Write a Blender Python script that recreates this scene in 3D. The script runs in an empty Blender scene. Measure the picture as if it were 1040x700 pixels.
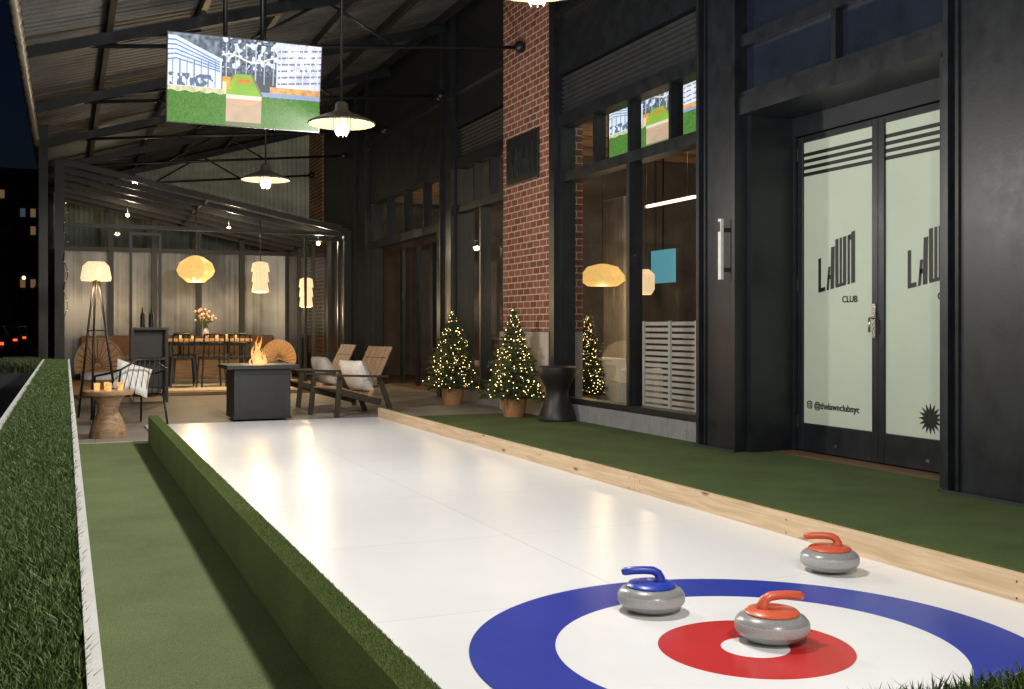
import bpy, bmesh, math, random
import numpy as np
from mathutils import Vector, Matrix
random.seed(7); np.random.seed(7)
scene=bpy.context.scene
H=1.25; TH=math.radians(22.95)

# ---------------------------------------------------------------- materials
def newmat(name):
    m=bpy.data.materials.new(name); m.use_nodes=True
    nt=m.node_tree; b=nt.nodes['Principled BSDF']; return m,nt,b
def N(nt,t,**kw):
    n=nt.nodes.new(t)
    for k,v in kw.items(): setattr(n,k,v)
    return n
def c4(c): return (c[0],c[1],c[2],1)
def coords(nt,scale=(1,1,1)):
    tc=N(nt,'ShaderNodeTexCoord'); mp=N(nt,'ShaderNodeMapping'); mp.inputs['Scale'].default_value=scale
    nt.links.new(tc.outputs['Object'],mp.inputs['Vector']); return mp.outputs['Vector']
def mat(name,col,rough=.6,metal=0,var=.25,scale=8,bump=0,bscale=60,stretch=(1,1,1),spec=.5,col2=None,rvar=0.0,coat=0,bdist=.003):
    m,nt,b=newmat(name); L=nt.links
    v=coords(nt,stretch)
    n=N(nt,'ShaderNodeTexNoise'); n.inputs['Scale'].default_value=scale; n.inputs['Detail'].default_value=6; n.inputs['Roughness'].default_value=.62
    L.new(v,n.inputs['Vector'])
    r=N(nt,'ShaderNodeValToRGB'); r.color_ramp.elements[0].position=.3; r.color_ramp.elements[1].position=.72
    a=[max(0,x*(1-var)) for x in col]; d=col2 if col2 else [x*(1+var) for x in col]
    r.color_ramp.elements[0].color=c4(a); r.color_ramp.elements[1].color=c4(d)
    L.new(n.outputs['Fac'],r.inputs['Fac']); L.new(r.outputs['Color'],b.inputs['Base Color'])
    b.inputs['Roughness'].default_value=rough; b.inputs['Metallic'].default_value=metal
    b.inputs['Specular IOR Level'].default_value=spec
    if coat: b.inputs['Coat Weight'].default_value=coat
    if rvar:
        mr=N(nt,'ShaderNodeMapRange'); mr.inputs['To Min'].default_value=max(.02,rough-rvar); mr.inputs['To Max'].default_value=rough+rvar
        L.new(n.outputs['Fac'],mr.inputs['Value']); L.new(mr.outputs['Result'],b.inputs['Roughness'])
    if bump:
        n2=N(nt,'ShaderNodeTexNoise'); n2.inputs['Scale'].default_value=bscale; n2.inputs['Detail'].default_value=4
        L.new(v,n2.inputs['Vector'])
        bp=N(nt,'ShaderNodeBump'); bp.inputs['Strength'].default_value=bump; bp.inputs['Distance'].default_value=bdist
        L.new(n2.outputs['Fac'],bp.inputs['Height']); L.new(bp.outputs['Normal'],b.inputs['Normal'])
    return m
def emis(name,col,s,base=None,sample=False):
    m,nt,b=newmat(name)
    b.inputs['Base Color'].default_value=c4(base or [x*.5 for x in col]); b.inputs['Emission Color'].default_value=c4(col); b.inputs['Emission Strength'].default_value=s
    b.inputs['Roughness'].default_value=.6
    if not sample:
        m.cycles.emission_sampling='NONE'
    return m
def shade_emis(name,c1,c2,s,stretch=(1,1,1),scale=12):
    m,nt,b=newmat(name); L=nt.links
    n=N(nt,'ShaderNodeTexNoise'); n.inputs['Scale'].default_value=scale; L.new(coords(nt,stretch),n.inputs['Vector'])
    r=N(nt,'ShaderNodeValToRGB'); r.color_ramp.elements[0].position=.35; r.color_ramp.elements[1].position=.65
    r.color_ramp.elements[0].color=c4(c1); r.color_ramp.elements[1].color=c4(c2)
    L.new(n.outputs['Fac'],r.inputs['Fac']); L.new(r.outputs['Color'],b.inputs['Emission Color'])
    b.inputs['Base Color'].default_value=(c1[0]*.4,c1[1]*.35,c1[2]*.3,1)
    b.inputs['Emission Strength'].default_value=s; m.cycles.emission_sampling='NONE'
    return m
def glassmat(name,tint=(.8,.85,.85),f0=.05,rough=.02,gain=.9):
    m=bpy.data.materials.new(name); m.use_nodes=True; nt=m.node_tree; nt.nodes.clear(); L=nt.links
    o=N(nt,'ShaderNodeOutputMaterial'); t=N(nt,'ShaderNodeBsdfTransparent'); g=N(nt,'ShaderNodeBsdfGlossy'); mx=N(nt,'ShaderNodeMixShader')
    lw=N(nt,'ShaderNodeLayerWeight'); lw.inputs['Blend'].default_value=.5
    pw=N(nt,'ShaderNodeMath'); pw.operation='POWER'; pw.inputs[1].default_value=4.5; L.new(lw.outputs['Facing'],pw.inputs[0])
    ad=N(nt,'ShaderNodeMath'); ad.operation='MULTIPLY_ADD'; ad.use_clamp=True; ad.inputs[1].default_value=gain; ad.inputs[2].default_value=f0
    t.inputs['Color'].default_value=c4(tint); g.inputs['Roughness'].default_value=rough
    L.new(pw.outputs[0],ad.inputs[0]); L.new(ad.outputs[0],mx.inputs['Fac']); L.new(t.outputs[0],mx.inputs[1]); L.new(g.outputs[0],mx.inputs[2]); L.new(mx.outputs[0],o.inputs['Surface'])
    return m
def turfmat(name,c1,c2,scale=260):
    m,nt,b=newmat(name); L=nt.links; v=coords(nt)
    n=N(nt,'ShaderNodeTexNoise'); n.inputs['Scale'].default_value=scale; n.inputs['Detail'].default_value=2; L.new(v,n.inputs['Vector'])
    n2=N(nt,'ShaderNodeTexNoise'); n2.inputs['Scale'].default_value=1.7; n2.inputs['Detail'].default_value=5; L.new(v,n2.inputs['Vector'])
    r=N(nt,'ShaderNodeValToRGB'); r.color_ramp.elements[0].position=.36; r.color_ramp.elements[1].position=.66
    r.color_ramp.elements[0].color=c4(c1); r.color_ramp.elements[1].color=c4(c2); L.new(n.outputs['Fac'],r.inputs['Fac'])
    mx=N(nt,'ShaderNodeMix'); mx.data_type='RGBA'; mx.blend_type='MULTIPLY'; mx.inputs[0].default_value=1
    r2=N(nt,'ShaderNodeValToRGB'); r2.color_ramp.elements[0].position=.3; r2.color_ramp.elements[1].position=.7
    r2.color_ramp.elements[0].color=(.80,.80,.78,1); r2.color_ramp.elements[1].color=(1.12,1.12,1.06,1); L.new(n2.outputs['Fac'],r2.inputs['Fac'])
    L.new(r.outputs['Color'],mx.inputs[6]); L.new(r2.outputs['Color'],mx.inputs[7]); L.new(mx.outputs[2],b.inputs['Base Color'])
    b.inputs['Roughness'].default_value=.85; b.inputs['Specular IOR Level'].default_value=.2
    bp=N(nt,'ShaderNodeBump'); bp.inputs['Strength'].default_value=.8; bp.inputs['Distance'].default_value=.006
    L.new(n.outputs['Fac'],bp.inputs['Height']); L.new(bp.outputs['Normal'],b.inputs['Normal'])
    return m
def brickmat():
    m,nt,b=newmat('red_brick'); L=nt.links
    tc=N(nt,'ShaderNodeTexCoord'); s=N(nt,'ShaderNodeSeparateXYZ'); L.new(tc.outputs['Object'],s.inputs[0])
    ad=N(nt,'ShaderNodeMath'); ad.operation='ADD'; L.new(s.outputs[0],ad.inputs[0]); L.new(s.outputs[1],ad.inputs[1])
    cb=N(nt,'ShaderNodeCombineXYZ'); L.new(ad.outputs[0],cb.inputs[0]); L.new(s.outputs[2],cb.inputs[1])
    br=N(nt,'ShaderNodeTexBrick'); L.new(cb.outputs[0],br.inputs['Vector'])
    br.inputs['Scale'].default_value=1; br.inputs['Brick Width'].default_value=.225; br.inputs['Row Height'].default_value=.095
    br.inputs['Mortar Size'].default_value=.009; br.inputs['Mortar Smooth'].default_value=.2; br.inputs['Bias'].default_value=-.1
    br.inputs['Color1'].default_value=(.20,.062,.034,1); br.inputs['Color2'].default_value=(.34,.12,.065,1); br.inputs['Mortar'].default_value=(.55,.49,.42,1)
    n=N(nt,'ShaderNodeTexNoise'); n.inputs['Scale'].default_value=14; n.inputs['Detail'].default_value=6; L.new(tc.outputs['Object'],n.inputs['Vector'])
    mr=N(nt,'ShaderNodeMapRange'); mr.inputs['To Min'].default_value=.6; mr.inputs['To Max'].default_value=1.4; L.new(n.outputs['Fac'],mr.inputs['Value'])
    mx=N(nt,'ShaderNodeMix'); mx.data_type='RGBA'; mx.blend_type='MULTIPLY'; mx.inputs[0].default_value=1
    L.new(br.outputs['Color'],mx.inputs[6]); L.new(mr.outputs['Result'],mx.inputs[7]); L.new(mx.outputs[2],b.inputs['Base Color'])
    b.inputs['Roughness'].default_value=.85
    iv=N(nt,'ShaderNodeMath'); iv.operation='SUBTRACT'; iv.inputs[0].default_value=1; L.new(br.outputs['Fac'],iv.inputs[1])
    bp=N(nt,'ShaderNodeBump'); bp.inputs['Strength'].default_value=.8; bp.inputs['Distance'].default_value=.008
    L.new(iv.outputs[0],bp.inputs['Height']); L.new(bp.outputs['Normal'],b.inputs['Normal'])
    return m
def woodmat(name,c1,c2,axis='Y',rough=.55,knots=True):
    m,nt,b=newmat(name); L=nt.links
    st={'X':(1.2,22,22),'Y':(22,1.2,22),'Z':(22,22,1.2)}[axis]
    v=coords(nt,st)
    n=N(nt,'ShaderNodeTexNoise'); n.inputs['Scale'].default_value=1.6; n.inputs['Detail'].default_value=8; n.inputs['Distortion'].default_value=.6; L.new(v,n.inputs['Vector'])
    r=N(nt,'ShaderNodeValToRGB'); r.color_ramp.elements[0].position=.3; r.color_ramp.elements[1].position=.68
    r.color_ramp.elements[0].color=c4(c1); r.color_ramp.elements[1].color=c4(c2); L.new(n.outputs['Fac'],r.inputs['Fac'])
    out=r.outputs['Color']
    if knots:
        st2={'X':(2.2,7,7),'Y':(7,2.2,7),'Z':(7,7,2.2)}[axis]
        vo=N(nt,'ShaderNodeTexVoronoi'); vo.inputs['Scale'].default_value=1; L.new(coords(nt,st2),vo.inputs['Vector'])
        r2=N(nt,'ShaderNodeValToRGB'); r2.color_ramp.elements[0].position=.05; r2.color_ramp.elements[1].position=.14
        r2.color_ramp.elements[0].color=(.35,.2,.1,1); r2.color_ramp.elements[1].color=(1,1,1,1); L.new(vo.outputs['Distance'],r2.inputs['Fac'])
        mx=N(nt,'ShaderNodeMix'); mx.data_type='RGBA'; mx.blend_type='MULTIPLY'; mx.inputs[0].default_value=1
        L.new(out,mx.inputs[6]); L.new(r2.outputs['Color'],mx.inputs[7]); out=mx.outputs[2]
    L.new(out,b.inputs['Base Color']); b.inputs['Roughness'].default_value=rough
    bp=N(nt,'ShaderNodeBump'); bp.inputs['Strength'].default_value=.3; bp.inputs['Distance'].default_value=.002
    L.new(n.outputs['Fac'],bp.inputs['Height']); L.new(bp.outputs['Normal'],b.inputs['Normal'])
    return m
def polymat(name,axis):
    m,nt,b=newmat(name); L=nt.links; tc=N(nt,'ShaderNodeTexCoord')
    w=N(nt,'ShaderNodeTexWave'); w.wave_type='BANDS'; w.bands_direction=axis; w.inputs['Scale'].default_value=30
    L.new(tc.outputs['Object'],w.inputs['Vector'])
    n=N(nt,'ShaderNodeTexNoise'); n.inputs['Scale'].default_value=1; n.inputs['Detail'].default_value=5; L.new(coords(nt,(16,16,.12)),n.inputs['Vector'])
    n2=N(nt,'ShaderNodeTexNoise'); n2.inputs['Scale'].default_value=1; n2.inputs['Detail'].default_value=3; L.new(coords(nt,(1.1,1.1,.8)),n2.inputs['Vector'])
    ad=N(nt,'ShaderNodeMath'); ad.operation='MULTIPLY_ADD'; ad.inputs[1].default_value=.3; L.new(n.outputs['Fac'],ad.inputs[0])
    m2=N(nt,'ShaderNodeMath'); m2.operation='MULTIPLY'; m2.inputs[1].default_value=.7; L.new(n2.outputs['Fac'],m2.inputs[0]); L.new(m2.outputs[0],ad.inputs[2])
    r=N(nt,'ShaderNodeValToRGB'); r.color_ramp.elements[0].position=.38; r.color_ramp.elements[1].position=.64
    r.color_ramp.elements[0].color=(.085,.087,.088,1); r.color_ramp.elements[1].color=(.30,.30,.30,1); L.new(ad.outputs[0],r.inputs['Fac']); L.new(r.outputs['Color'],b.inputs['Base Color'])
    b.inputs['Roughness'].default_value=.27; b.inputs['Metallic'].default_value=.55; b.inputs['Specular IOR Level'].default_value=.8
    bp=N(nt,'ShaderNodeBump'); bp.inputs['Strength'].default_value=.35; bp.inputs['Distance'].default_value=.004
    L.new(w.outputs['Fac'],bp.inputs['Height']); L.new(bp.outputs['Normal'],b.inputs['Normal'])
    return m

M={}
M['steel']=mat('black_steel',(.011,.0135,.0175),.40,0,.35,5,.15,40,rvar=.12)
M['steel2']=mat('black_panel',(.014,.0165,.022),.48,0,.35,2.5,.12,30,rvar=.10)
M['navy']=mat('dark_navy_panel',(.012,.018,.034),.3,0,.3,1.5,rvar=.1)
M['black']=mat('matte_black',(.014,.014,.014),.45,0,.2,10)
M['film']=mat('mint_window_film',(.56,.64,.53),.55,0,.06,.8,spec=.4)
M['print']=mat('black_print',(.01,.01,.01),.5,0,.1,20)
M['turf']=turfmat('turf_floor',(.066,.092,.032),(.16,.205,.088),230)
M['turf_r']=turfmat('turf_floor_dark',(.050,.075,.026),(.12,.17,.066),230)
M['turf2']=turfmat('turf_border',(.040,.064,.016),(.13,.18,.05),300)
M['blade']=mat('grass_blade',(.060,.105,.022),.5,0,.5,140,col2=(.16,.25,.07),spec=.3)
M['blade_b']=mat('short_grass_blade',(.10,.145,.035),.6,0,.4,140,col2=(.22,.29,.09),spec=.3)
M['white']=mat('white_paint',(.78,.78,.76),.5,0,.08,20)
M['brick']=brickmat()
M['stone_base']=mat('cast_stone',(.45,.40,.35),.8,0,.15,9,.3,80)
M['block']=mat('concrete_block',(.24,.25,.25),.8,0,.15,9,.3,80)
M['paving']=mat('concrete_paving',(.22,.20,.185),.6,0,.3,1.6,.25,70,rvar=.15)
M['asphalt']=mat('asphalt',(.045,.045,.047),.75,0,.3,3,.4,90)
M['pine']=woodmat('pine_board',(.52,.36,.21),(.70,.54,.36),'Y')
M['woodtan']=woodmat('teak_slats',(.28,.18,.10),(.42,.29,.18),'Z',knots=False)
M['woodtop']=woodmat('rustic_wood',(.20,.12,.06),(.42,.27,.15),'X')
M['roof']=mat('corrugated_metal',(.085,.09,.088),.5,.2,.45,1.3,rvar=.1)
M['poly']=polymat('polycarbonate_sheet','X')
M['polyY']=polymat('polycarbonate_side','Y')
M['gable']=mat('gable_corrugated',(.50,.57,.51),.5,0,.2,2)
M['glass']=glassmat('window_glass',(.86,.89,.88),.05)
M['roofglass']=glassmat('roof_glass',(.88,.90,.88),.03,gain=.5)
M['cloth']=mat('white_cushion_fabric',(.76,.74,.70),.9,0,.08,30,.3,200)
M['granite']=mat('grey_stone_granite',(.255,.26,.265),.3,0,.30,220,coat=.3)
M['granite_band']=mat('stone_striking_band',(.38,.38,.38),.5,0,.15,140)
M['rock']=mat('lava_rock_grey',(.12,.12,.12),.8,0,.3,40)
M['red']=mat('red_plastic',(.62,.11,.05),.35,0,.06,10,coat=.2)
M['bluep']=mat('blue_plastic',(.02,.05,.42),.35,0,.06,10,coat=.2)
M['shade']=mat('enamel_shade',(.13,.115,.085),.4,.4,.2,10)
M['shade_in']=mat('enamel_shade_inner',(.040,.027,.011),.6,0,.1,10,spec=.2)
M['warm']=emis('warm_bulb',(1,.72,.36),6)
M['jar']=emis('bulb_glass_glow',(1,.70,.32),2.4)
M['fairy']=emis('fairy_light',(1,.66,.28),9)
M['needle']=mat('spruce_needles',(.035,.065,.025),.6,0,.5,60,col2=(.10,.14,.05))
M['bark']=mat('bark',(.08,.05,.03),.9,0,.3,20)
M['basket']=mat('woven_basket',(.38,.20,.09),.8,0,.3,60,.6,120)
M['rattan']=mat('rattan',(.46,.26,.12),.6,0,.25,50,.5,150)
M['lamp_y']=shade_emis('yellow_fabric_shade',(1,.50,.11),(1,.70,.25),.95,(8,8,1))
M['lamp_w']=shade_emis('cream_tassel_shade',(.95,.56,.22),(1,.86,.58),.95,(20,20,1))
M['lamp_t']=shade_emis('cream_lamp_shade',(1,.70,.34),(1,.88,.60),1.0,(3,3,1))
M['room']=mat('interior_plaster',(.13,.11,.095),.8,0,.3,2)
M['roomfloor']=woodmat('interior_floor',(.12,.07,.035),(.22,.13,.07),'Y',knots=False)
M['curtain']=mat('grey_curtain',(.36,.34,.32),.9,0,.2,3)
M['tube']=emis('linear_light',(1,.85,.68),3)
M['chrome']=mat('brushed_steel',(.6,.6,.58),.25,1,.1,30)
M['plaque']=mat('bronze_plaque',(.03,.035,.035),.4,.5,.4,30,.5,40)
M['clear']=mat('clear_curtain_roll',(.20,.18,.15),.35,0,.4,20)
M['redglow']=emis('red_lamp',(1,.10,.03),2)
M['orange']=emis('sodium_lamp',(1,.5,.15),8)
M['winlit']=emis('lit_window',(1,.62,.30),.12)
M['winlit2']=emis('lit_window_cool',(.6,.75,1),.06)
M['city']=mat('dark_masonry',(.09,.08,.075),.9,0,.3,1)
M['louver']=mat('louver_metal',(.045,.05,.055),.45,.3,.2,6)

def lanemat():
    m,nt,b=newmat('white_lane_panels'); L=nt.links
    tc=N(nt,'ShaderNodeTexCoord'); mp=N(nt,'ShaderNodeMapping'); mp.inputs['Location'].default_value=(-.9,.25,0); L.new(tc.outputs['Object'],mp.inputs['Vector'])
    br=N(nt,'ShaderNodeTexBrick'); br.offset=0; L.new(mp.outputs['Vector'],br.inputs['Vector'])
    br.inputs['Scale'].default_value=1; br.inputs['Brick Width'].default_value=1.5; br.inputs['Row Height'].default_value=1.5; br.inputs['Mortar Size'].default_value=.002; br.inputs['Mortar Smooth'].default_value=0
    br.inputs['Color1'].default_value=(.775,.79,.81,1); br.inputs['Color2'].default_value=(.795,.81,.83,1); br.inputs['Mortar'].default_value=(.52,.53,.55,1)
    n=N(nt,'ShaderNodeTexNoise'); n.inputs['Scale'].default_value=3; n.inputs['Detail'].default_value=9; n.inputs['Roughness'].default_value=.7; L.new(tc.outputs['Object'],n.inputs['Vector'])
    mr=N(nt,'ShaderNodeMapRange'); mr.inputs['To Min'].default_value=.97; mr.inputs['To Max'].default_value=1.015; L.new(n.outputs['Fac'],mr.inputs['Value'])
    mx=N(nt,'ShaderNodeMix'); mx.data_type='RGBA'; mx.blend_type='MULTIPLY'; mx.inputs[0].default_value=1
    L.new(br.outputs['Color'],mx.inputs[6]); L.new(mr.outputs['Result'],mx.inputs[7]); L.new(mx.outputs[2],b.inputs['Base Color'])
    mr2=N(nt,'ShaderNodeMapRange'); mr2.inputs['To Min'].default_value=.22; mr2.inputs['To Max'].default_value=.27; L.new(n.outputs['Fac'],mr2.inputs['Value']); L.new(mr2.outputs['Result'],b.inputs['Roughness'])
    b.inputs['Specular IOR Level'].default_value=.32
    return m
M['lane']=lanemat()
M['ring_blue']=mat('blue_ring_paint',(.022,.045,.35),.26,0,.08,4,spec=.35)
M['ring_red']=mat('red_ring_paint',(.52,.028,.03),.26,0,.08,4,spec=.35)
M['ring_white']=mat('white_ring_paint',(.785,.80,.82),.25,0,.02,4,spec=.32)

# ---------------------------------------------------------------- geometry helpers
def root(name,loc=(0,0,0),rz=0,s=1):
    e=bpy.data.objects.new(name,None); scene.collection.objects.link(e); e.location=loc; e.rotation_euler=(0,0,rz); e.scale=(s,s,s); e.empty_display_size=.1; return e
def mk(name,verts,faces,m,parent=None,smooth=False,bevel=0):
    me=bpy.data.meshes.new(name); me.from_pydata([tuple(v) for v in verts],[],[tuple(f) for f in faces]); me.update()
    o=bpy.data.objects.new(name,me); scene.collection.objects.link(o)
    if isinstance(m,(list,tuple)):
        for k in m: me.materials.append(k)
    else: me.materials.append(m)
    if parent: o.parent=parent
    if smooth:
        for p in me.polygons: p.use_smooth=True
    if bevel:
        md=o.modifiers.new('b','BEVEL'); md.width=bevel; md.segments=2; md.limit_method='ANGLE'
    return o
BF=[(0,3,2,1),(4,5,6,7),(0,1,5,4),(1,2,6,5),(2,3,7,6),(3,0,4,7)]
def boxv(x0,x1,y0,y1,z0,z1): return [(x0,y0,z0),(x1,y0,z0),(x1,y1,z0),(x0,y1,z0),(x0,y0,z1),(x1,y0,z1),(x1,y1,z1),(x0,y1,z1)]
def box(name,x0,x1,y0,y1,z0,z1,m,parent=None,bevel=0): return mk(name,boxv(x0,x1,y0,y1,z0,z1),BF,m,parent,bevel=bevel)
def boxes(name,lst,m,parent=None,bevel=0):
    V=[];F=[]
    for b in lst:
        o=len(V); V+=boxv(*b); F+=[tuple(i+o for i in f) for f in BF]
    return mk(name,V,F,m,parent,bevel=bevel)
def panes(name,x,lst,m,parent):
    V=[];F=[]
    for y0,y1,z0,z1 in lst:
        o=len(V); V+=[(x,y0,z0),(x,y0,z1),(x,y1,z1),(x,y1,z0)]; F.append((o,o+1,o+2,o+3))
    return mk(name,V,F,m,parent)
def frame_axes(d,up=(0,0,1)):
    d=Vector(d).normalized(); up=Vector(up)
    if abs(d.dot(up))>.98: up=Vector((1,0,0)) 
    s=d.cross(up).normalized(); u=s.cross(d).normalized(); return d,s,u
def beamv(p0,p1,w,h,up=(0,0,1)):
    p0=Vector(p0);p1=Vector(p1); d,s,u=frame_axes(p1-p0,up)
    V=[]
    for p in (p0,p1):
        for a,b in ((-1,-1),(1,-1),(1,1),(-1,1)): V.append(p+s*a*w/2+u*b*h/2)
    return V
BB=[(0,1,2,3),(7,6,5,4),(0,4,5,1),(1,5,6,2),(2,6,7,3),(3,7,4,0)]
def beams(name,lst,m,parent=None,bevel=0):
    V=[];F=[]
    for b in lst:
        o=len(V); V+=beamv(*b); F+=[tuple(i+o for i in f) for f in BB]
    ob=mk(name,V,F,m,parent,bevel=bevel); return ob
def tubev(pts,r,seg=10):
    pts=[Vector(p) for p in pts]; V=[];F=[]; n=len(pts)
    rr=r if isinstance(r,(list,tuple)) else [r]*n
    prev=None
    for i,p in enumerate(pts):
        d=(pts[min(i+1,n-1)]-pts[max(i-1,0)])
        d=d.normalized()
        if prev is None: _,s,u=frame_axes(d)
        else:
            s=(prev-d*prev.dot(d)).normalized(); u=s.cross(d)
        prev=s; u=s.cross(d)
        for k in range(seg):
            a=2*math.pi*k/seg; V.append(p+(s*math.cos(a)+u*math.sin(a))*rr[i])
    for i in range(n-1):
        for k in range(seg):
            F.append((i*seg+k,i*seg+(k+1)%seg,(i+1)*seg+(k+1)%seg,(i+1)*seg+k))
    F.append(tuple(range(seg))[::-1]); F.append(tuple((n-1)*seg+k for k in range(seg)))
    return V,F
def tubes(name,lst,m,parent=None,seg=8):
    V=[];F=[]
    for pts,r in lst:
        v,f=tubev(pts,r,seg); o=len(V); V+=v; F+=[tuple(i+o for i in q) for q in f]
    return mk(name,V,F,m,parent,smooth=True)
def lathe(name,prof,m,parent=None,c=(0,0,0),seg=40,smooth=True,mats=None,ribs=0,ribamp=0):
    V=[];F=[];mi=[]
    n=len(prof)
    for i,(r,z) in enumerate(prof):
        for k in range(seg):
            a=2*math.pi*k/seg; q=r*(1+ (ribamp*math.cos(ribs*a) if ribs else 0)); V.append((c[0]+q*math.cos(a),c[1]+q*math.sin(a),c[2]+z))
    for i in range(n-1):
        for k in range(seg):
            F.append((i*seg+k,i*seg+(k+1)%seg,(i+1)*seg+(k+1)%seg,(i+1)*seg+k)); mi.append(mats[i] if mats else 0)
    if prof[0][0]>1e-5: F.append(tuple(range(seg))[::-1]); mi.append(mats[0] if mats else 0)
    if prof[-1][0]>1e-5: F.append(tuple((n-1)*seg+k for k in range(seg))); mi.append(mats[-1] if mats else 0)
    o=mk(name,V,F,m,parent,smooth=smooth)
    for p,i in zip(o.data.polygons,mi): p.material_index=i
    if smooth:
        md=o.modifiers.new('e','EDGE_SPLIT'); md.split_angle=math.radians(42)
    return o
def openlathe(name,prof,m,parent,seg=48,ribs=0,ra=0):
    V=[];F=[];n=len(prof)
    for r,z in prof:
        for k in range(seg):
            a=2*math.pi*k/seg; q=r*(1+(ra*math.cos(ribs*a) if ribs else 0)); V.append((q*math.cos(a),q*math.sin(a),z))
    for i in range(n-1):
        for k in range(seg): F.append((i*seg+k,i*seg+(k+1)%seg,(i+1)*seg+(k+1)%seg,(i+1)*seg+k))
    return mk(name,V,F,m,parent,smooth=True)
def ball(name,c,r,m,parent=None,sz=1,seg=16,rings=10):
    prof=[(max(1e-6,r*math.sin(math.pi*i/rings)),-r*sz*math.cos(math.pi*i/rings)) for i in range(rings+1)]
    return lathe(name,prof,m,parent,c,seg)
def balls(name,pts,r,m,parent=None):
    V=[];F=[]
    base=[(0,0,1),(1,0,0),(0,1,0),(-1,0,0),(0,-1,0),(0,0,-1)]; fs=[(0,1,2),(0,2,3),(0,3,4),(0,4,1),(5,2,1),(5,3,2),(5,4,3),(5,1,4)]
    for p in pts:
        o=len(V); V+=[(p[0]+b[0]*r,p[1]+b[1]*r,p[2]+b[2]*r) for b in base]; F+=[tuple(i+o for i in f) for f in fs]
    return mk(name,V,F,m,parent)
def pillow(name,parent,w,h,t,mtx,m):
    n=16;V=[];F=[]
    for side in (1,-1):
        for i in range(n+1):
            for j in range(n+1):
                a=-1+2*i/n;b=-1+2*j/n
                e=(1-abs(a)**3)*(1-abs(b)**3); pinch=1-.09*(1-abs(a))*abs(b)**2; pinch2=1-.09*(1-abs(b))*abs(a)**2
                wr=.012*math.sin(7*a+3*b)*e
                V.append(mtx@Vector((a*w/2*pinch2,b*h/2*pinch,side*(t/2*math.sqrt(max(0,e))+wr*.5))))
    q=(n+1)**2
    for s in range(2):
        for i in range(n):
            for j in range(n):
                a=s*q+i*(n+1)+j; f=(a,a+n+1,a+n+2,a+1); F.append(f if s==0 else f[::-1])
    return mk(name,V,F,m,parent,smooth=True)
def blades(name,P,h,w,m,parent=None,lean=.5):
    P=np.asarray(P); n=len(P); a=np.random.rand(n)*2*np.pi; hh=h*(.6+.6*np.random.rand(n)); ww=w*(.7+.6*np.random.rand(n))
    t=np.stack([np.cos(a),np.sin(a),np.zeros(n)],1)*ww[:,None]*.5
    b=np.random.rand(n)*2*np.pi; l=lean*np.random.rand(n)*hh
    tip=P+np.stack([np.cos(b)*l,np.sin(b)*l,hh],1)
    mid=P+np.stack([np.cos(b)*l*.3,np.sin(b)*l*.3,hh*.6],1)
    V=np.stack([P-t,P+t,mid+t*.7,mid-t*.7,tip],1).reshape(-1,3)
    me=bpy.data.meshes.new(name)
    idx=np.arange(n)*5
    me.vertices.add(n*5); me.vertices.foreach_set('co',V.astype(np.float32).ravel())
    loops=np.stack([idx,idx+1,idx+2,idx+3, idx+3,idx+2,idx+4],1).ravel()
    me.loops.add(n*7); me.loops.foreach_set('vertex_index',loops.astype(np.int32))
    st=np.stack([np.arange(n)*7,np.arange(n)*7+4],1).ravel()
    me.polygons.add(n*2); me.polygons.foreach_set('loop_start',st.astype(np.int32))
    me.update(calc_edges=True); me.validate()
    me.materials.append(m)
    o=bpy.data.objects.new(name,me); scene.collection.objects.link(o)
    if parent:o.parent=parent
    return o
def light(name,loc,power,col,r=.05,parent=None,spot=None):
    l=bpy.data.lights.new(name,'POINT'); l.energy=power; l.color=col; l.shadow_soft_size=r
    o=bpy.data.objects.new(name,l); scene.collection.objects.link(o); o.location=loc
    if parent:o.parent=parent
    return o

# ---------------------------------------------------------------- ground
box('ground',-300,300,-150,600,-.6,-.15,M['asphalt'])
pv=root('pavement')
boxes('slab',[(-1.6,1.698,-10,9.998,-.4,0),(1.702,14,-10,9.998,-.4,0)]+[(a,b,y,y+1.795,-.4,0) for a,b in ((-1.6,.298),(.302,2.098),(2.102,3.898),(3.902,14)) for y in np.arange(10,68,1.8)],M['paving'],pv)
box('slab_joint_fill',-1.59,13.9,-9.9,67.9,-.39,-.006,M['asphalt'],pv)
box('kerb',-1.78,-1.603,-10,70,-.4,.003,M['block'],pv,bevel=.02)
rm=root('road_marking'); boxes('stripes',[(-5.1,-4.98,y,y+3,-.15,-.146) for y in range(0,120,8)],M['white'],rm)

tf=root('turf_carpet')
box('left_strip',.036,.806,.9,12.0,.0,.012,M['turf'],tf)
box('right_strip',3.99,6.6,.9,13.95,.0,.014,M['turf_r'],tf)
box('threshold',.036,.9,12.0,12.03,0,.02,M['stone_base'],tf)
ln=root('curling_lane')
box('lane_bed',.908,3.916,1.0,13.95,.0,.02,M['lane'],ln)
CX,CY=2.43,3.35
def ring(name,r0,r1,m,z=.0235):
    seg=128;V=[];F=[]
    if r0>0:
        for k in range(seg):
            a=2*math.pi*k/seg
            V+= [(CX+r0*math.cos(a),CY+r0*math.sin(a),z),(CX+r1*math.cos(a),CY+r1*math.sin(a),z)]
        for k in range(seg):
            q=(k+1)%seg; F.append((2*k,2*k+1,2*q+1,2*q))
    else:
        for k in range(seg):
            a=2*math.pi*k/seg; V.append((CX+r1*math.cos(a),CY+r1*math.sin(a),z))
        F.append(tuple(range(seg)))
    return mk(name,V,F,m,tg)
tg=root('target_rings')
ring('blue_ring',.765,1.095,M['ring_blue']); ring('white_ring',.37,.7645,M['ring_white']); ring('red_ring',.13,.3695,M['ring_red']); ring('button',0,.1295,M['ring_white'])
bl=root('turf_border_wall')
box('wall_core',.808,.906,1.0,11.85,0,.30,M['turf2'],bl)
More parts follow.
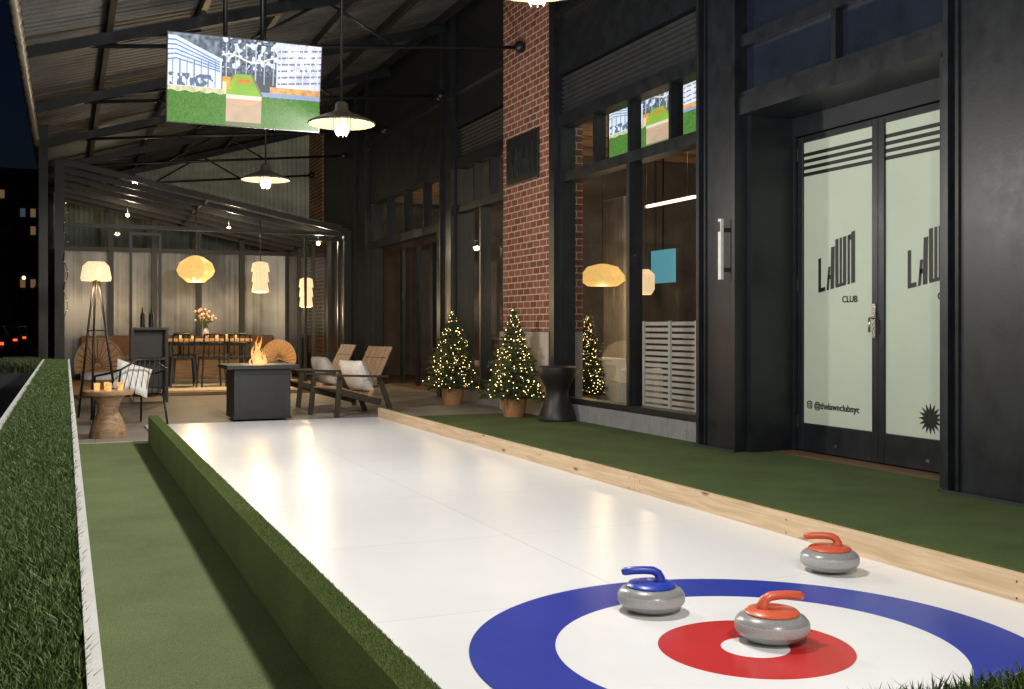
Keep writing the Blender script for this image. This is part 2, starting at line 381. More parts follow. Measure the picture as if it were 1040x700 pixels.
def rnd(x0,x1,y0,y1,z,n): return np.stack([np.random.uniform(x0,x1,n),np.random.uniform(y0,y1,n),np.full(n,z)],1)
blades('top_pile',np.vstack([rnd(.808,.906,2.6,5.5,.298,22000),rnd(.808,.906,5.5,11.85,.298,18000)]),.010,.003,M['blade_b'],bl)
wb=root('pine_kickboard')
for i,(a,b_) in enumerate([(1.0,3.38),(3.384,6.9),(6.904,10.4),(10.404,13.95)]):
    box('board_%d'%i,3.918,3.956,a,b_,0,.146,M['pine'],wb,bevel=.003)
SC=[]
for y in (3.30,3.46,5.1,6.82,6.98,8.6,10.32,10.48,12.2): SC+= [(3.9165,3.9178,y-.004,y+.004,z-.004,z+.004) for z in (.035,.11)]
boxes('screw_heads',SC,M['louver'],wb)
box('turf_lip',3.9563,3.988,1,13.95,.0,.144,M['turf2'],wb)
blades('lip_pile',rnd(3.957,3.988,3.0,13.95,.142,14000),.009,.004,M['blade_b'],wb)

hd=root('turf_topped_divider')
ZT=.90
box('wall_core',-.200,.018,.45,12.0,0,ZT,M['turf2'],hd)
box('trim_right',.0185,.034,.45,12.0,0,ZT+.012,M['white'],hd)
box('trim_left',-.222,-.2005,.45,12.0,0,ZT+.012,M['white'],hd)
blades('grass_near',rnd(-.2,.018,.6,2.4,ZT-.003,38000),.020,.0026,M['blade'],hd,1.0)
blades('grass_mid',rnd(-.2,.018,2.4,5.5,ZT-.003,34000),.020,.0035,M['blade'],hd,1.0)
blades('grass_far',rnd(-.2,.018,5.5,12,ZT-.003,26000),.020,.006,M['blade'],hd,1.0)
hd2=root('turf_topped_divider')
box('wall_core',.036,5.9,.45,.79,0,.885,M['turf2'],hd2)
blades('grass_top',np.vstack([rnd(.4,1.6,.60,.79,.883,26000),rnd(1.6,5.9,.5,.79,.883,14000)]),.022,.0028,M['blade'],hd2,1.0)

# ---------------------------------------------------------------- building
bd=root('commercial_building')
S,S2=M['steel'],M['steel2']
boxes('panel_wall',[(6.15,6.4,-9,5.24,0,7.2)],S2,bd)
boxes('panel_ribs',[(6.08,6.148,y,y+.07,0,7.2) for y in np.arange(-8.5,5.0,1.15)],S,bd)
def column(n,y0,y1,x=6.12):
    boxes(n,[(x,6.5,y0,y1,0,7.2),(x-.062,x-.002,y0,y0+.05,0,7.2),(x-.062,x-.002,y1-.05,y1,0,7.2),(x-.02,x-.003,y0+.08,y0+.11,0,7.2),(x-.02,x-.003,y1-.11,y1-.08,0,7.2)],S,bd)
    boxes(n+'_base_plate',[(x-.09,x-.064,y0-.02,y1+.02,.014,.034)],M['louver'],bd)
column('column_1',5.25,6.02); column('column_2',8.69,9.38)
boxes('door_jambs',[(6.2,6.95,8.62,8.685,0,3.33),(6.2,6.95,6.03,6.19,0,3.33)],S,bd)
boxes('door_soffit',[(6.1,6.95,6.03,8.685,3.332,3.5)],S,bd)
boxes('door_head_frame',[(6.70,6.85,6.192,8.618,3.14,3.33),(6.70,6.85,8.57,8.618,0,3.138),(6.70,6.85,6.192,6.24,0,3.138)],S,bd)
boxes('over_door_panels',[(6.2,6.35,6.03,8.685,3.502,7.2)],M['navy'],bd)
boxes('over_door_frames',[(6.12,6.198,6.03,8.685,4.0,4.12),(6.12,6.198,6.03,8.685,3.502,3.56),(6.13,6.198,7.3,7.36,3.562,3.998),(6.12,6.198,6.03,8.685,4.75,4.85),(6.13,6.198,7.3,7.36,4.122,4.748)],S,bd)
def door(name,y0,y1,hy):
    d=root(name)
    x=6.72
    boxes('stiles',[(x,x+.06,y0,y0+.075,.03,3.13),(x,x+.06,y1-.075,y1,.03,3.13),(x,x+.06,y0+.077,y1-.077,.03,.30),(x,x+.06,y0+.077,y1-.077,3.07,3.13)],S,d,bevel=.004)
    box('film_glass',x+.02,x+.035,y0+.076,y1-.076,.301,3.069,M['film'],d)
    boxes('hinges',[(x-.012,x-.002,hy-.012,hy+.012,z,z+.12) for z in (.25,1.6,2.9)],M['louver'],d)
    boxes('bottom_latch',[(x-.004,x-.001,(y0+y1)/2-.02,(y0+y1)/2+.02,.10,.13)],M['chrome'],d)
    return d
dl=door('storefront_door',7.44,8.565,8.55); dr=door('storefront_door',6.245,7.435,6.26)
FX=6.7365
def stripes(d,y0,y1,tag):
    boxes('stripes',[(FX,FX+.002,y0,y1,z,z+.035) for z in (2.93,2.865,2.80,2.735)],M['print'],d)
stripes(dl,7.517,8.488,0); stripes(dr,6.322,7.358,1)
def strokes(name,segs,yc,z0,s,parent,w=.03):
    V=[];F=[]
    for quad in segs:
        o=len(V)
        for a,b in quad: V.append((FX-.001,yc-(a-.5)*s,z0+b*s+.16*a*s))
        F.append(tuple(range(o,o+len(quad))))
    return mk(name,V,F,M['print'],parent)
def bar(a,w,b0,b1,sl=0): return [(a,b0),(a+w,b0),(a+w+sl,b1),(a+sl,b1)]
logo=[bar(.00,.075,.0,.66,.0),[(.075,0),(.20,0),(.20,.08),(.075,.08)],
      bar(.24,.06,0,.44,.05),bar(.35,.10,0,.80,.02),[(.28,.20),(.36,.20),(.36,.28),(.29,.28)],
      bar(.49,.085,.06,.92,.0),bar(.61,.06,.06,.92,.0),bar(.705,.085,.06,.92,.0),[(.50,0),(.78,0),(.79,.06),(.49,.06)],
      bar(.83,.06,0,.92),bar(.93,.10,0,.96),[(.85,.92),(.93,.92),(.93,.82),(.88,.82)]]
strokes('logo',logo,8.02,1.58,.50,dl); strokes('logo',logo,6.84,1.58,.50,dr)
def text(s,yl,z,size,parent,bold=True):
    cu=bpy.data.curves.new('lettering','FONT'); cu.body=s; cu.size=size; cu.extrude=.0005; cu.offset=.0015*size/.1 if bold else 0
    o=bpy.data.objects.new('lettering',cu); scene.collection.objects.link(o); cu.materials.append(M['print'])
    o.matrix_world=Matrix(((0,0,-1,FX-.002),(-1,0,0,yl),(0,1,0,z),(0,0,0,1))); o.parent=parent
    return o
text('CLUB',7.93,1.48,.085,dl); text('CLUB',6.75,1.48,.085,dr)
text('@thelawnclubnyc',8.33,.455,.088,dl)
def iconring():
    V=[];F=[]
    def rr(s,n=24):
        out=[]
        for k in range(n):
            a=2*math.pi*k/n; c,sn=math.cos(a),math.sin(a); out.append((s*math.copysign(abs(c)**.5,c),s*math.copysign(abs(sn)**.5,sn)))
        return out
    for r0,r1 in((.028,.038),(.010,.018)):
        A=rr(r0);B=rr(r1);o=len(V);n=len(A)
        V.extend([(FX-.001,8.40-a,.485+b) for a,b in A]+[(FX-.001,8.40-a,.485+b) for a,b in B])
        F.extend([(o+k,o+(k+1)%n,o+n+(k+1)%n,o+n+k) for k in range(n)])
    mk('social_icon',V,F,M['print'],dl)
iconring()
V=[(FX-.001,6.83,.47)];n=32
for k in range(n):
    a=2*math.pi*k/n; r=.135 if k%2==0 else .075; V.append((FX-.001,6.83-r*math.cos(a),.47+r*math.sin(a)))
mk('starburst',V,[(0,1+k,1+(k+1)%n) for k in range(n)],M['print'],dr)
dh=root('door_handle')
boxes('plate',[(6.705,6.719,7.455,7.50,1.15,1.46)],M['chrome'],dh,bevel=.003)
tubes('lever',[([(6.705,7.478,1.33),(6.66,7.478,1.33),(6.66,7.478,1.20)],.011)],M['chrome'],dh)
ac=root('wall_sconce_strip'); box('body',6.01,6.05,8.86,8.91,1.72,2.33,M['white'],ac,bevel=.006); box('screen',6.006,6.01,8.868,8.902,2.2,2.3,M['black'],ac)
boxes('bracket',[(6.05,6.118,8.87,8.90,1.8,1.84),(6.05,6.118,8.87,8.90,2.2,2.24)],M['louver'],ac)

def bay(y0,y1,muls,umuls,tag,sill=True):
    boxes('knee_wall_'+tag,[(6.2,6.45,a,min(a+.395,y1),.0,.245) for a in np.arange(y0,y1,.4)],M['block'],bd,bevel=.004)
    L=[(6.16,6.36,y0,y1,.25,.31),(6.16,6.36,y0,y1,3.2,3.33),(6.14,6.36,y0,y1,3.95,4.11),(6.16,6.36,y0,y0+.05,.312,3.198),(6.16,6.36,y1-.05,y1,.312,3.198),(6.16,6.36,y0,y0+.05,3.332,3.948),(6.16,6.36,y1-.05,y1,3.332,3.948)]
    for m in muls: L.append((6.17,6.35,m-.035,m+.035,.312,3.198))
    for m in umuls: L.append((6.18,6.34,m-.025,m+.025,3.332,3.948))
    L.append((6.15,6.4,y0,y1,4.65,7.2))
    boxes('window_frame_'+tag,L,S,bd)
    panes('glass_'+tag,6.26,[(y0+.051,y1-.051,.311,3.199),(y0+.051,y1-.051,3.331,3.949)],M['glass'],bd)
    beams('louvers_'+tag,[((6.22,y0+.02,z),(6.22,y1-.02,z),.10,.012,(.7,0,1)) for z in np.arange(4.15,4.64,.062)],M['louver'],bd)
    box('louver_back_'+tag,6.3,6.4,y0,y1,4.112,4.648,S,bd)
bay(9.385,12.9,[11.03],[10.1,11.03,11.93],'a')
boxes('side_post',[(6.08,6.4,12.905,13.065,0,7.2)],S,bd)
box('brick_pier',6.12,6.6,13.07,14.79,1.185,7.2,M['brick'],bd)
box('pier_base',6.06,6.6,13.068,14.80,0,1.18,M['stone_base'],bd,bevel=.01)
bay(14.85,17.0,[15.9],[15.5,16.2],'b')
column('column_3',17.0,17.6)
boxes('entrance_frames',[(6.15,6.4,17.6,22.6,3.95,7.2),(6.12,6.35,17.6,22.6,2.95,3.1),(6.15,6.35,17.6,18.0,0,2.95),(6.15,6.35,22.2,22.6,0,2.95)]+[(6.17,6.33,y,y+.06,3.1,3.95) for y in (17.6,18.8,20.0,21.2,22.54)]+[(6.75,6.83,y,y+.12,0,2.95) for y in (18.0,19.0,20.0,21.0,22.1)],S,bd)
panes('entrance_glass',6.26,[(17.6,22.6,3.1,3.95)],M['glass'],bd)
panes('entrance_door_glass',6.79,[(18.0,22.2,.02,2.95)],M['glass'],bd)
column('column_4',22.6,23.6)
boxes('far_wall',[(6.15,6.4,23.6,27,0,7.2)],S2,bd)
box('far_brick',6.1,6.6,27,29,0,7.2,M['brick'],bd)
boxes('horizontal_bands',[(6.08,6.148,14.85,22.6,5.2,5.32),(6.08,6.148,9.5,12.9,5.4,5.5)],S,bd)
boxes('interior_floor',[(6.46,13,5,26,.0,.016)],M['roomfloor'],bd)
boxes('interior_walls',[(12.5,12.7,5,26,.02,5),(6.96,12.5,8.9,9.1,.02,5),(6.7,12.5,17.1,17.3,.02,5),(6.96,12.5,25.8,26,.02,5),(6.45,12.7,5,26,4.6,4.7)],M['room'],bd)
boxes('ceiling_joists',[(6.6,12.4,y,y+.1,4.3,4.59) for y in np.arange(9.6,26,.9)],M['woodtop'],bd)
box('roof_body',6.4,14,-9,29,7.2,7.4,S2,bd)
sl=root('slatted_divider'); boxes('slats',[(7.5,7.53,11.55,12.95,z,z+.05) for z in np.arange(.12,1.3,.082)]+[(7.47,7.5,y,y+.05,.02,1.33) for y in (11.55,12.2,12.9)],M['white'],sl)
sf=root('lounge_sofa',(.32,.25,0)); boxes('body',[(6.9,7.6,12.95,13.9,.1,.45),(6.9,7.05,12.95,13.9,.45,.8),(6.9,7.6,12.85,12.945,.1,.65),(6.9,7.6,13.905,14,.1,.65)],M['cloth'],sf,bevel=.03)
cu=root('window_curtain'); V=[];F=[];nn=60
for i in range(nn+1):
    y=14.5+.75*i/nn; x=8.1+.05*math.sin(i*1.1); V+=[(x,y,.5),(x,y,3.3)]
for i in range(nn): F.append((2*i,2*i+2,2*i+3,2*i+1))
mk('folds',V,F,M['curtain'],cu,smooth=True)
def lantern(name,c,prof,m,power,col=(1,.72,.38),cordtop=4.6,ribs=0,ribamp=0,seg=48):
    r=root(name,c)
    lathe('shade',prof,m,r,seg=seg,ribs=ribs,ribamp=ribamp)
    tubes('cord',[([(0,0,prof[-1][1]),(0,0,cordtop-c[2])],.008)],M['black'],r)
    if power: light('glow',(0,0,prof[0][1]-.12),power,col,.08,r)
    return r
lantern('pendant_lantern',(7.4,14.0,2.02),[(.22,-.16),(.33,-.08),(.32,.0),(.22,.13),(.06,.17)],M['lamp_y'],14,ribs=12,ribamp=.03)
lantern('pendant_lantern',(8.0,13.75,1.93),[(.08,-.2),(.13,-.12),(.13,.1),(.05,.18)],M['lamp_w'],10,ribs=8,ribamp=.03)
lt=root('linear_ceiling_light'); box('tube',8.48,8.53,13.2,14.6,3.14,3.18,M['tube'],lt); tubes('wires',[([(8.5,13.4,3.18),(8.5,13.4,4.6)],.005),([(8.5,14.4,3.18),(8.5,14.4,4.6)],.005)],M['black'],lt)
light('room_glow',(9.0,12.8,3.7),125,(1,.74,.50),.2,lt)
light('lobby_glow',(8.6,20.2,2.6),110,(1,.66,.38),.2,lt)
bc=root('bar_counter'); boxes('body',[(9.6,10.2,10.2,15.0,.02,1.05)],M['woodtop'],bc); boxes('top',[(9.5,10.3,10.1,15.1,1.052,1.10)],M['stone_base'],bc); boxes('shelves',[(12.2,12.49,10,16,z,z+.04) for z in (1.2,1.7,2.2)],M['woodtop'],bc)
br=root('bottle')
for i in range(26):
    lathe('bottle_%d'%i,[(.035,0),(.035,.18),(.012,.24),(.012,.30)],M['jar'] if i%4==0 else M['granite'],br,c=(12.35,10.1+.22*i,1.742),seg=10)

def picture(nx,ny):
    rs=np.random.RandomState(3)
    u,v=np.meshgrid((np.arange(nx)+.5)/nx,(np.arange(ny)+.5)/ny)
    img=np.zeros((ny,nx,3)); img[:]=(.10,.12,.15)
    def sm(n):
        a=rs.rand(n[1]+1,n[0]+1); xi=u*n[0]; yi=v*n[1]; x0=np.minimum(xi.astype(int),n[0]-1); y0=np.minimum(yi.astype(int),n[1]-1); fx=xi-x0; fy=yi-y0
        return (a[y0,x0]*(1-fx)+a[y0,x0+1]*fx)*(1-fy)+(a[y0+1,x0]*(1-fx)+a[y0+1,x0+1]*fx)*fy
    def put(mask,col,amp=.0,f=None):
        c=np.array(col)[None,None,:]*np.ones_like(img)
        if amp: c=c*(1-amp+2*amp*(f if f is not None else rs.rand(ny,nx))[:,:,None])
        img[mask]=c[mask]
    f1=sm((60,30)); f2=sm((18,10)); f3=sm((120,60))
    put(v>.60,(.20,.24,.30),.7,f1)
    top=.97-.75*np.maximum(0,u-.05); put((u<.34)&(v<top)&(v>.40),(.80,.88,.97),.18,f2)
    for k in range(5): put((u<.33)&(np.abs(v-(top-.05-.055*k+.03*k*u*3))<.008),(.16,.28,.62))
    for k in range(7): put((np.abs(u-.03-.045*k)<.004)&(v<.72)&(v>.42),(.25,.33,.52))
    put((u<.30)&(v>.42)&(v<.56)&(f1>.55),(.16,.20,.30))
    put((u>.34)&(u<.70)&(v>.60),(.14,.18,.24),.8,f3)
    put((u>.34)&(u<.72)&(v>.66)&(f1>.60),(.80,.85,.95))
    for x in (.37,.43,.50,.56,.62,.68): put((np.abs(u-x)<.005)&(v>.50)&(v<.93),(.55,.56,.62))
    put((np.abs(v-.78-.04*np.sin(u*20))<.010)&(u>.34)&(u<.75),(.92,.9,.85))
    put((u>.70)&(v>.46),(.72,.75,.94),.3,f2)
    for k in range(6): put((u>.71)&(np.abs(v-.52-.075*k-.18*(u-.7))<.010),(.24,.24,.36))
    for k in range(6): put((np.abs(u-.73-.05*k)<.004)&(v>.46),(.92,.92,.98))
    put((u>.76)&(u<.97)&(v>.58)&(f1>.62),(.95,.93,.90))
    put((u>.66)&(v>.38)&(v<.48),(.72,.40,.16),.35,f1); put((u>.60)&(v>.36)&(v<.41),(.32,.42,.60))
    hw=.05+.30*(.60-v); put((np.abs(u-.48)<hw+.015)&(v>.34)&(v<.60),(.30,.22,.13)); put((np.abs(u-.48)<hw)&(v>.34)&(v<.60),(.30,.56,.07),.15,f2)
    put((u>.345)&(u<.40)&(v>.42)&(v<.56),(.85,.45,.10),.2,f1); put((u>.44)&(u<.53)&(v>.50)&(v<.545),(.85,.25,.05)); put((np.abs(u-.36)<.012)&(v>.36)&(v<.5),(.9,.8,.55))
    put((u<.36)&(v>.345)&(v<.41),(.70,.66,.42),.3,f1)
    g=(.5+.5*f3)*(.7+.6*rs.rand(ny,nx))
    h1=(v<.355+.008*np.sin(u*70)); put(h1&(u<.375),(.075,.19,.035),.55,g); put(h1&(u>.605),(.075,.19,.035),.55,g)
    gap=(u>=.375)&(u<=.605)&(v<.36); put(gap,(.60,.44,.30),.15,f2)
    e=((u-.49)/.10)**2+((v-.30)/.06)**2; put(gap&(e<1)&(v<.32),(.72,.46,.30)); put(gap&(np.abs(v-.335)<.022),(.85,.80,.66)); put(gap&(v<.05),(.2,.25,.12))
    return img
scm,nt_,b_=newmat('screen_picture'); at=N(nt_,'ShaderNodeAttribute'); at.attribute_name='Col'
nt_.links.new(at.outputs['Color'],b_.inputs['Emission Color']); b_.inputs['Emission Strength'].default_value=1.2; b_.inputs['Base Color'].default_value=(.01,.01,.01,1); b_.inputs['Roughness'].default_value=.6; b_.inputs['Specular IOR Level'].default_value=.1
scm.cycles.emission_sampling='NONE'
def screenmesh(name,w,h,parent,nx=300,ny=170,mtx=Matrix(),m=scm):
    V=[mtx@Vector((-w/2+w*i/nx,0,-h/2+h*j/ny)) for j in range(ny+1) for i in range(nx+1)]
    F=[(j*(nx+1)+i,j*(nx+1)+i+1,(j+1)*(nx+1)+i+1,(j+1)*(nx+1)+i) for j in range(ny) for i in range(nx)]
    o=mk(name,V,F,m,parent); ca=o.data.color_attributes.new(name='Col',type='FLOAT_COLOR',domain='CORNER')
    im=picture(nx,ny).reshape(-1,3); c=np.ones((len(im),4,4),dtype=np.float32); c[:,:,:3]=im[:,None,:]
    ca.data.foreach_set('color',c.ravel()); return o
tv=root('television',(1.355,8.78,3.24))
R=Matrix.Rotation(math.radians(10),4,'X')
def bx(n,b,m):
    o=box(n,*b,m,tv); o.matrix_local=R; return o
bx('housing',(-.618,.618,.004,.055,-.355,.355),M['black'])
s_=screenmesh('screen',1.22,.695,tv,mtx=R@Matrix.Translation((0,-.001,0)))
bx('vesa_plate',(-.2,.2,.056,.09,-.2,.2),M['steel'])
tubes('hanger_poles',[([(-.15,.1,.1),(-.15,.1,1.95)],.018),([(.15,.1,.1),(.15,.1,2.0)],.018)],S,tv)
vd=root('added_reflection_panel')  # added glowing picture behind the transom, standing in for reflections in the upper panes
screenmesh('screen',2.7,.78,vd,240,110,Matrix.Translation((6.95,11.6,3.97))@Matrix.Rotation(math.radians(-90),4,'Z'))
box('housing',6.956,7.0,10.2,13.0,3.56,4.38,M['black'],vd)  # dark backing of the added reflection picture
ws=root('wall_screen'); box('panel',10,10.04,16.2,17.0,2.05,2.65,emis('cyan_screen',(.15,.5,.62),.6),ws); tubes('bracket',[([(10.02,16.6,2.65),(10.02,16.6,4.6)],.015)],S,ws)

pq=root('wall_plaque'); box('frame',6.085,6.118,13.45,14.6,3.35,4.05,M['black'],pq,bevel=.01); box('relief',6.078,6.084,13.53,14.52,3.43,3.97,M['plaque'],pq)
rp=[]
for i in range(16):
    y=13.6+.054*i; rp.append(((6.075,y,3.50+.05*math.sin(i*2.3)),(6.075,y+.03*math.sin(i),3.75+.12*math.cos(i*1.7)),.008,.03))
beams('relief_figures',rp,M['louver'],pq)

# ---------------------------------------------------------------- canopy
cn=root('steel_canopy')
EX,EZ,WX,WZ=-.45,4.65,6.15,6.6
V=[];F=[];step=.03;Y0,Y1=-8,29;ny=int((Y1-Y0)/step)
sl_=(WZ-EZ)/(WX-EX)
for i in range(ny+1):
    y=Y0+i*step; ph=(y/.18)*2*math.pi; d=.018*max(-.6,min(.6,math.sin(ph)))/.6
    V+=[(EX,y,EZ+.12+d),(WX,y,WZ+.12+d)]
for i in range(ny): F.append((2*i,2*i+1,2*i+3,2*i+2))
mk('corrugated_sheet',V,F,M['roof'],cn)
mk('roof_deck',[(EX-.05,Y0,EZ+.2),(WX,Y0,WZ+.2),(WX,Y1,WZ+.2),(EX-.05,Y1,EZ+.2)],[(0,1,2,3)],S2,cn)
pl=[]
for x in np.arange(.5,6.1,1.1):
    z=EZ+(x-EX)*sl_+.02; pl.append(((x,Y0,z),(x,Y1,z),.07,.12))
beams('purlins',pl,S,cn)
rf=[];tb=[]
for y in np.arange(-3.5,29,3.5):
    rf.append(((EX,y,EZ-.10),(WX,y,WZ-.10),.1,.14))
    tb.append(([(EX+.1,y,EZ-.0),(WX-.05,y,5.3)],.028))
    tb.append(([(2.0,y,4.85),(3.2,y,WZ-.10-(WX-3.2)*sl_)],.02)); tb.append(([(4.2,y,5.1),(3.2,y,WZ-.10-(WX-3.2)*sl_)],.02))
    tb.append(([(.4,y,4.75),(1.6,y,EZ+.4)],.02))
beams('rafters',rf,S,cn); tubes('tie_rods',tb,S,cn)
for i,y in enumerate(np.arange(-3.5,29,3.5)): ball('tie_boss_%d'%i,(6.05,y,5.3),.09,S,cn)
box('fascia',EX-.09,EX-.0,Y0,Y1,EZ-.16,EZ+.2,S,cn)
tubes('rolled_curtain',[([(EX-.02,y,EZ-.24+.012*math.sin(y*5)) for y in np.arange(1.,20,.12)],[.055+.012*math.sin(y*17) for y in np.arange(1.,20,.12)])],M['clear'],cn)
V=[];F=[];nx=400
for i in range(nx+1):
    x=EX+(WX-EX)*i/nx; zt=EZ+(x-EX)*sl_+.05; y=28.6+.02*math.sin(x/.12*2*math.pi)
    V+=[(x,y,3.2),(x,y,zt)]
for i in range(nx): F.append((2*i,2*i+2,2*i+3,2*i+1))
mk('end_gable',V,F,M['gable'],cn)
boxes('canopy_columns',[(-.42,-.28,y,y+.14,0,EZ-.0) for y in (19.4,28.3)],S,cn)

def pendant(x,y,z,power,ztop):
    p=root('pendant_lamp',(x,y,z))
    openlathe('shade',[(.268,0),(.274,.008),(.262,.020),(.17,.062),(.09,.092),(.055,.115),(.050,.165),(.03,.185),(.001,.187)],M['shade'],p,96,24,.012)
    openlathe('shade_inner',[(.264,.001),(.165,.055),(.085,.084),(.001,.088)],M['shade_in'],p,96,24,.012)
    lathe('bulb_jar',[(.001,-.085),(.035,-.08),(.055,-.05),(.058,.0),(.045,.05),(.03,.08)],M['jar'],p,seg=20)
    g=[]
    for k in range(6):
        a=k*math.pi/3; g.append(([(.07*math.cos(a),.07*math.sin(a),.08),(.071*math.cos(a),.071*math.sin(a),-.04),(.035*math.cos(a),.035*math.sin(a),-.095)],.0035))
    tubes('cage',g,M['black'],p,seg=5)
    tubes('rod',[([(0,0,.18),(0,0,ztop-z)],.010)],M['black'],p)
    light('lamp',(0,0,-.24),power,(1,.95,.88),.12,p)
PP=262
for x,y,z in ((2.07,12.0,2.9),(2.07,8.45,2.9),(2.19,4.85,2.97),(2.07,1.35,2.95),(2.07,-2.2,2.95)):  # last two hang unseen behind the camera, added to even out the lane light
    zt=EZ+(x-EX)*sl_
    pendant(x,y,z,PP,zt)

# ---------------------------------------------------------------- greenhouse / dining shed
gh=root('greenhouse_pavilion')
gx0,gx1,gy0,gy1,gz0,gz1=-.10,5.0,20.0,26.0,4.15,3.1
def gz(x): return gz0+(gz1-gz0)*(x-gx0)/(gx1-gx0)
K=M['black']
fr=[]
for y in np.arange(gy0,gy1+.1,1.0):
    fr.append(((gx0,y,gz(gx0)),(gx1,y,gz(gx1)),.05,.10))
for x in np.linspace(gx0,gx1,3):
    fr.append(((x,gy0,gz(x)+.0),(x,gy1,gz(x)+.0),.05,.06))
beams('roof_frame',fr,K,gh)
mk('roof_glazing',[(gx0,gy0,gz(gx0)+.08),(gx1,gy0,gz(gx1)+.08),(gx1,gy1,gz(gx1)+.08),(gx0,gy1,gz(gx0)+.08)],[(0,1,2,3)],M['roofglass'],gh)
po=[(gx0-.08,gx0+.08,gy0-.08,gy0+.08,0,gz(gx0)),(gx1-.07,gx1+.07,gy0-.07,gy0+.07,0,gz(gx1)),(gx0-.05,gx0+.05,gy1-.05,gy1+.05,0,gz(gx0)),(gx1-.05,gx1+.05,gy1-.05,gy1+.05,0,gz(gx1))]
for x in (.95,1.9,2.9,3.9): po.append((x-.06,x+.06,gy1-.16,gy1-.03,0,gz(x)))
for y in (21.5,23,24.5): po.append((gx1-.04,gx1+.04,y-.04,y+.04,0,gz(gx1)))
po+= [(gx0+.06,gx1-.06,gy1-.13,gy1-.04,2.98,3.08),(gx0+.06,gx1-.06,gy1-.13,gy1-.04,.0,.12)]
for x0,x1 in ((1.05,1.60),(4.2,4.9)):
    po+=[(x0,x0+.05,20.1,20.15,0,2.95),(x1-.05,x1,20.1,20.15,0,2.95),(x0+.05,x1-.05,20.1,20.15,2.9,2.95),(x0+.05,x1-.05,20.1,20.15,0,.06)]
po+=[(gx0+.08,gx1-.07,gy0-.04,gy0+.04,3.0,3.07)]
boxes('posts',po,K,gh)
box('back_sheet',gx0+.05,gx1-.05,gy1-.03,gy1,.12,3.0,M['poly'],gh)
mk('back_upper_sheet',[(gx0,gy1-.02,3.08),(gx1,gy1-.02,3.085),(gx0,gy1-.02,gz(gx0))],[(0,1,2)],M['glass'],gh)
mk('side_sheet',[(gx1,gy0+.08,.12),(gx1,gy1-.06,.12),(gx1,gy1-.06,gz(gx1)-.05),(gx1,gy0+.08,gz(gx1)-.05)],[(0,1,2,3)],M['glass'],gh)
box('street_side_sheet',gx0-.02,gx0,gy0+.08,gy1-.06,.12,gz(gx0)-.05,M['polyY'],gh)
box('deck',gx0,gx1,gy0-.1,gy1,.004,.06,M['woodtop'],gh)
fl=root('area_rug'); box('weave',1.2,4.4,20.2,24.8,.062,.07,mat('beige_rug',(.56,.50,.40),.95,0,.2,30,.4,150),fl)
lantern('pendant_lantern',(2.32,21.2,2.36),[(.16,-.24),(.30,-.12),(.345,-.02),(.29,.13),(.14,.24),(.05,.27)],M['lamp_y'],100,cordtop=3.6,ribs=10,ribamp=.05,seg=60)
lantern('pendant_lantern',(3.52,21.0,2.22),[(.10,-.30),(.16,-.28),(.13,-.1),(.155,-.08),(.135,.1),(.17,.12),(.14,.28),(.05,.31)],M['lamp_w'],80,cordtop=3.35,ribs=16,ribamp=.07,seg=96)
lantern('pendant_lantern',(4.55,21.6,1.95),[(.08,-.30),(.13,-.28),(.11,-.1),(.135,-.08),(.115,.1),(.14,.12),(.12,.28),(.05,.31)],M['lamp_w'],45,cordtop=3.15,ribs=16,ribamp=.07,seg=96)
for p_ in ((3.0,21.6,3.22),(1.2,23.6,3.6),(4.6,20.7,2.9)):
    r_=root('bare_bulb_pendant',p_); ball('bulb',(0,0,0),.04,M['warm'],r_); tubes('cord',[([(0,0,.04),(0,0,gz(p_[0])-p_[2])],.006)],K,r_); light('glow',(0,-.08,.0),36,(1,.82,.56),.05,r_)
dt=root('dining_table',(2.65,22.3,.07))
boxes('top',[(-.85,.85,-.45,.45,.88,.94)],M['woodtop'],dt,bevel=.008)
boxes('legs',[(sx*.75-.04,sx*.75+.04,sy*.36-.04,sy*.36+.04,0,.88) for sx in(-1,1) for sy in (-1,1)]+[(-.7,.7,-.38,-.34,.8,.88),(-.7,.7,.34,.38,.8,.88)],M['black'],dt)
def bistro(x,y,rz,z=.07):
    c=root('dining_chair',(x,y,z),rz)
    boxes('seat',[(-.22,.22,-.22,.22,.56,.60)],K,c,bevel=.01)
    beams('legs',[((sx*.2,sy*.2,.56),(sx*.24,sy*.24,0),.03,.03) for sx in(-1,1) for sy in(-1,1)]+[((-.2,-.2,.58),(-.2,-.27,1.02),.03,.03),((.2,-.2,.58),(.2,-.27,1.02),.03,.03)],K,c)
    tubes('backrail',[([(-.2,-.27,1.02),(-.1,-.31,1.04),(.1,-.31,1.04),(.2,-.27,1.02)],.02),([(-.2,-.24,.85),(-.1,-.28,.86),(.1,-.28,.86),(.2,-.24,.85)],.015)]+[([(sx,-.21,.6),(sx,-.30,1.03)],.01) for sx in(-.1,0,.1)],K,c)
bistro(2.1,21.5,0); bistro(2.65,21.5,.1); bistro(3.2,21.6,-.1); bistro(2.3,23.1,math.pi)
fv=root('flower_vase',(2.62,22.2,1.01))
lathe('vase',[(.05,0),(.075,.06),(.07,.14),(.04,.2),(.05,.22)],M['granite'],fv,seg=20)
tb=[];hp=[]
for i in range(46):
    a=random.random()*6.28; r=random.uniform(.02,.25); hgt=random.uniform(.34,.60); tb.append(([(0,0,.15),(r*.4*math.cos(a),r*.4*math.sin(a),.3),(r*math.cos(a),r*math.sin(a),hgt)],.004)); hp.append((r*math.cos(a),r*math.sin(a),hgt))
tubes('stems',tb,M['needle'],fv,seg=4)
balls('blooms',hp[::3],.034,mat('peach_petals',(.70,.34,.20),.7,0,.3,20),fv); balls('pale_blooms',hp[1::3],.028,mat('cream_petals',(.75,.60,.45),.7,0,.3,20),fv); balls('foliage',hp[2::3],.03,M['needle'],fv)
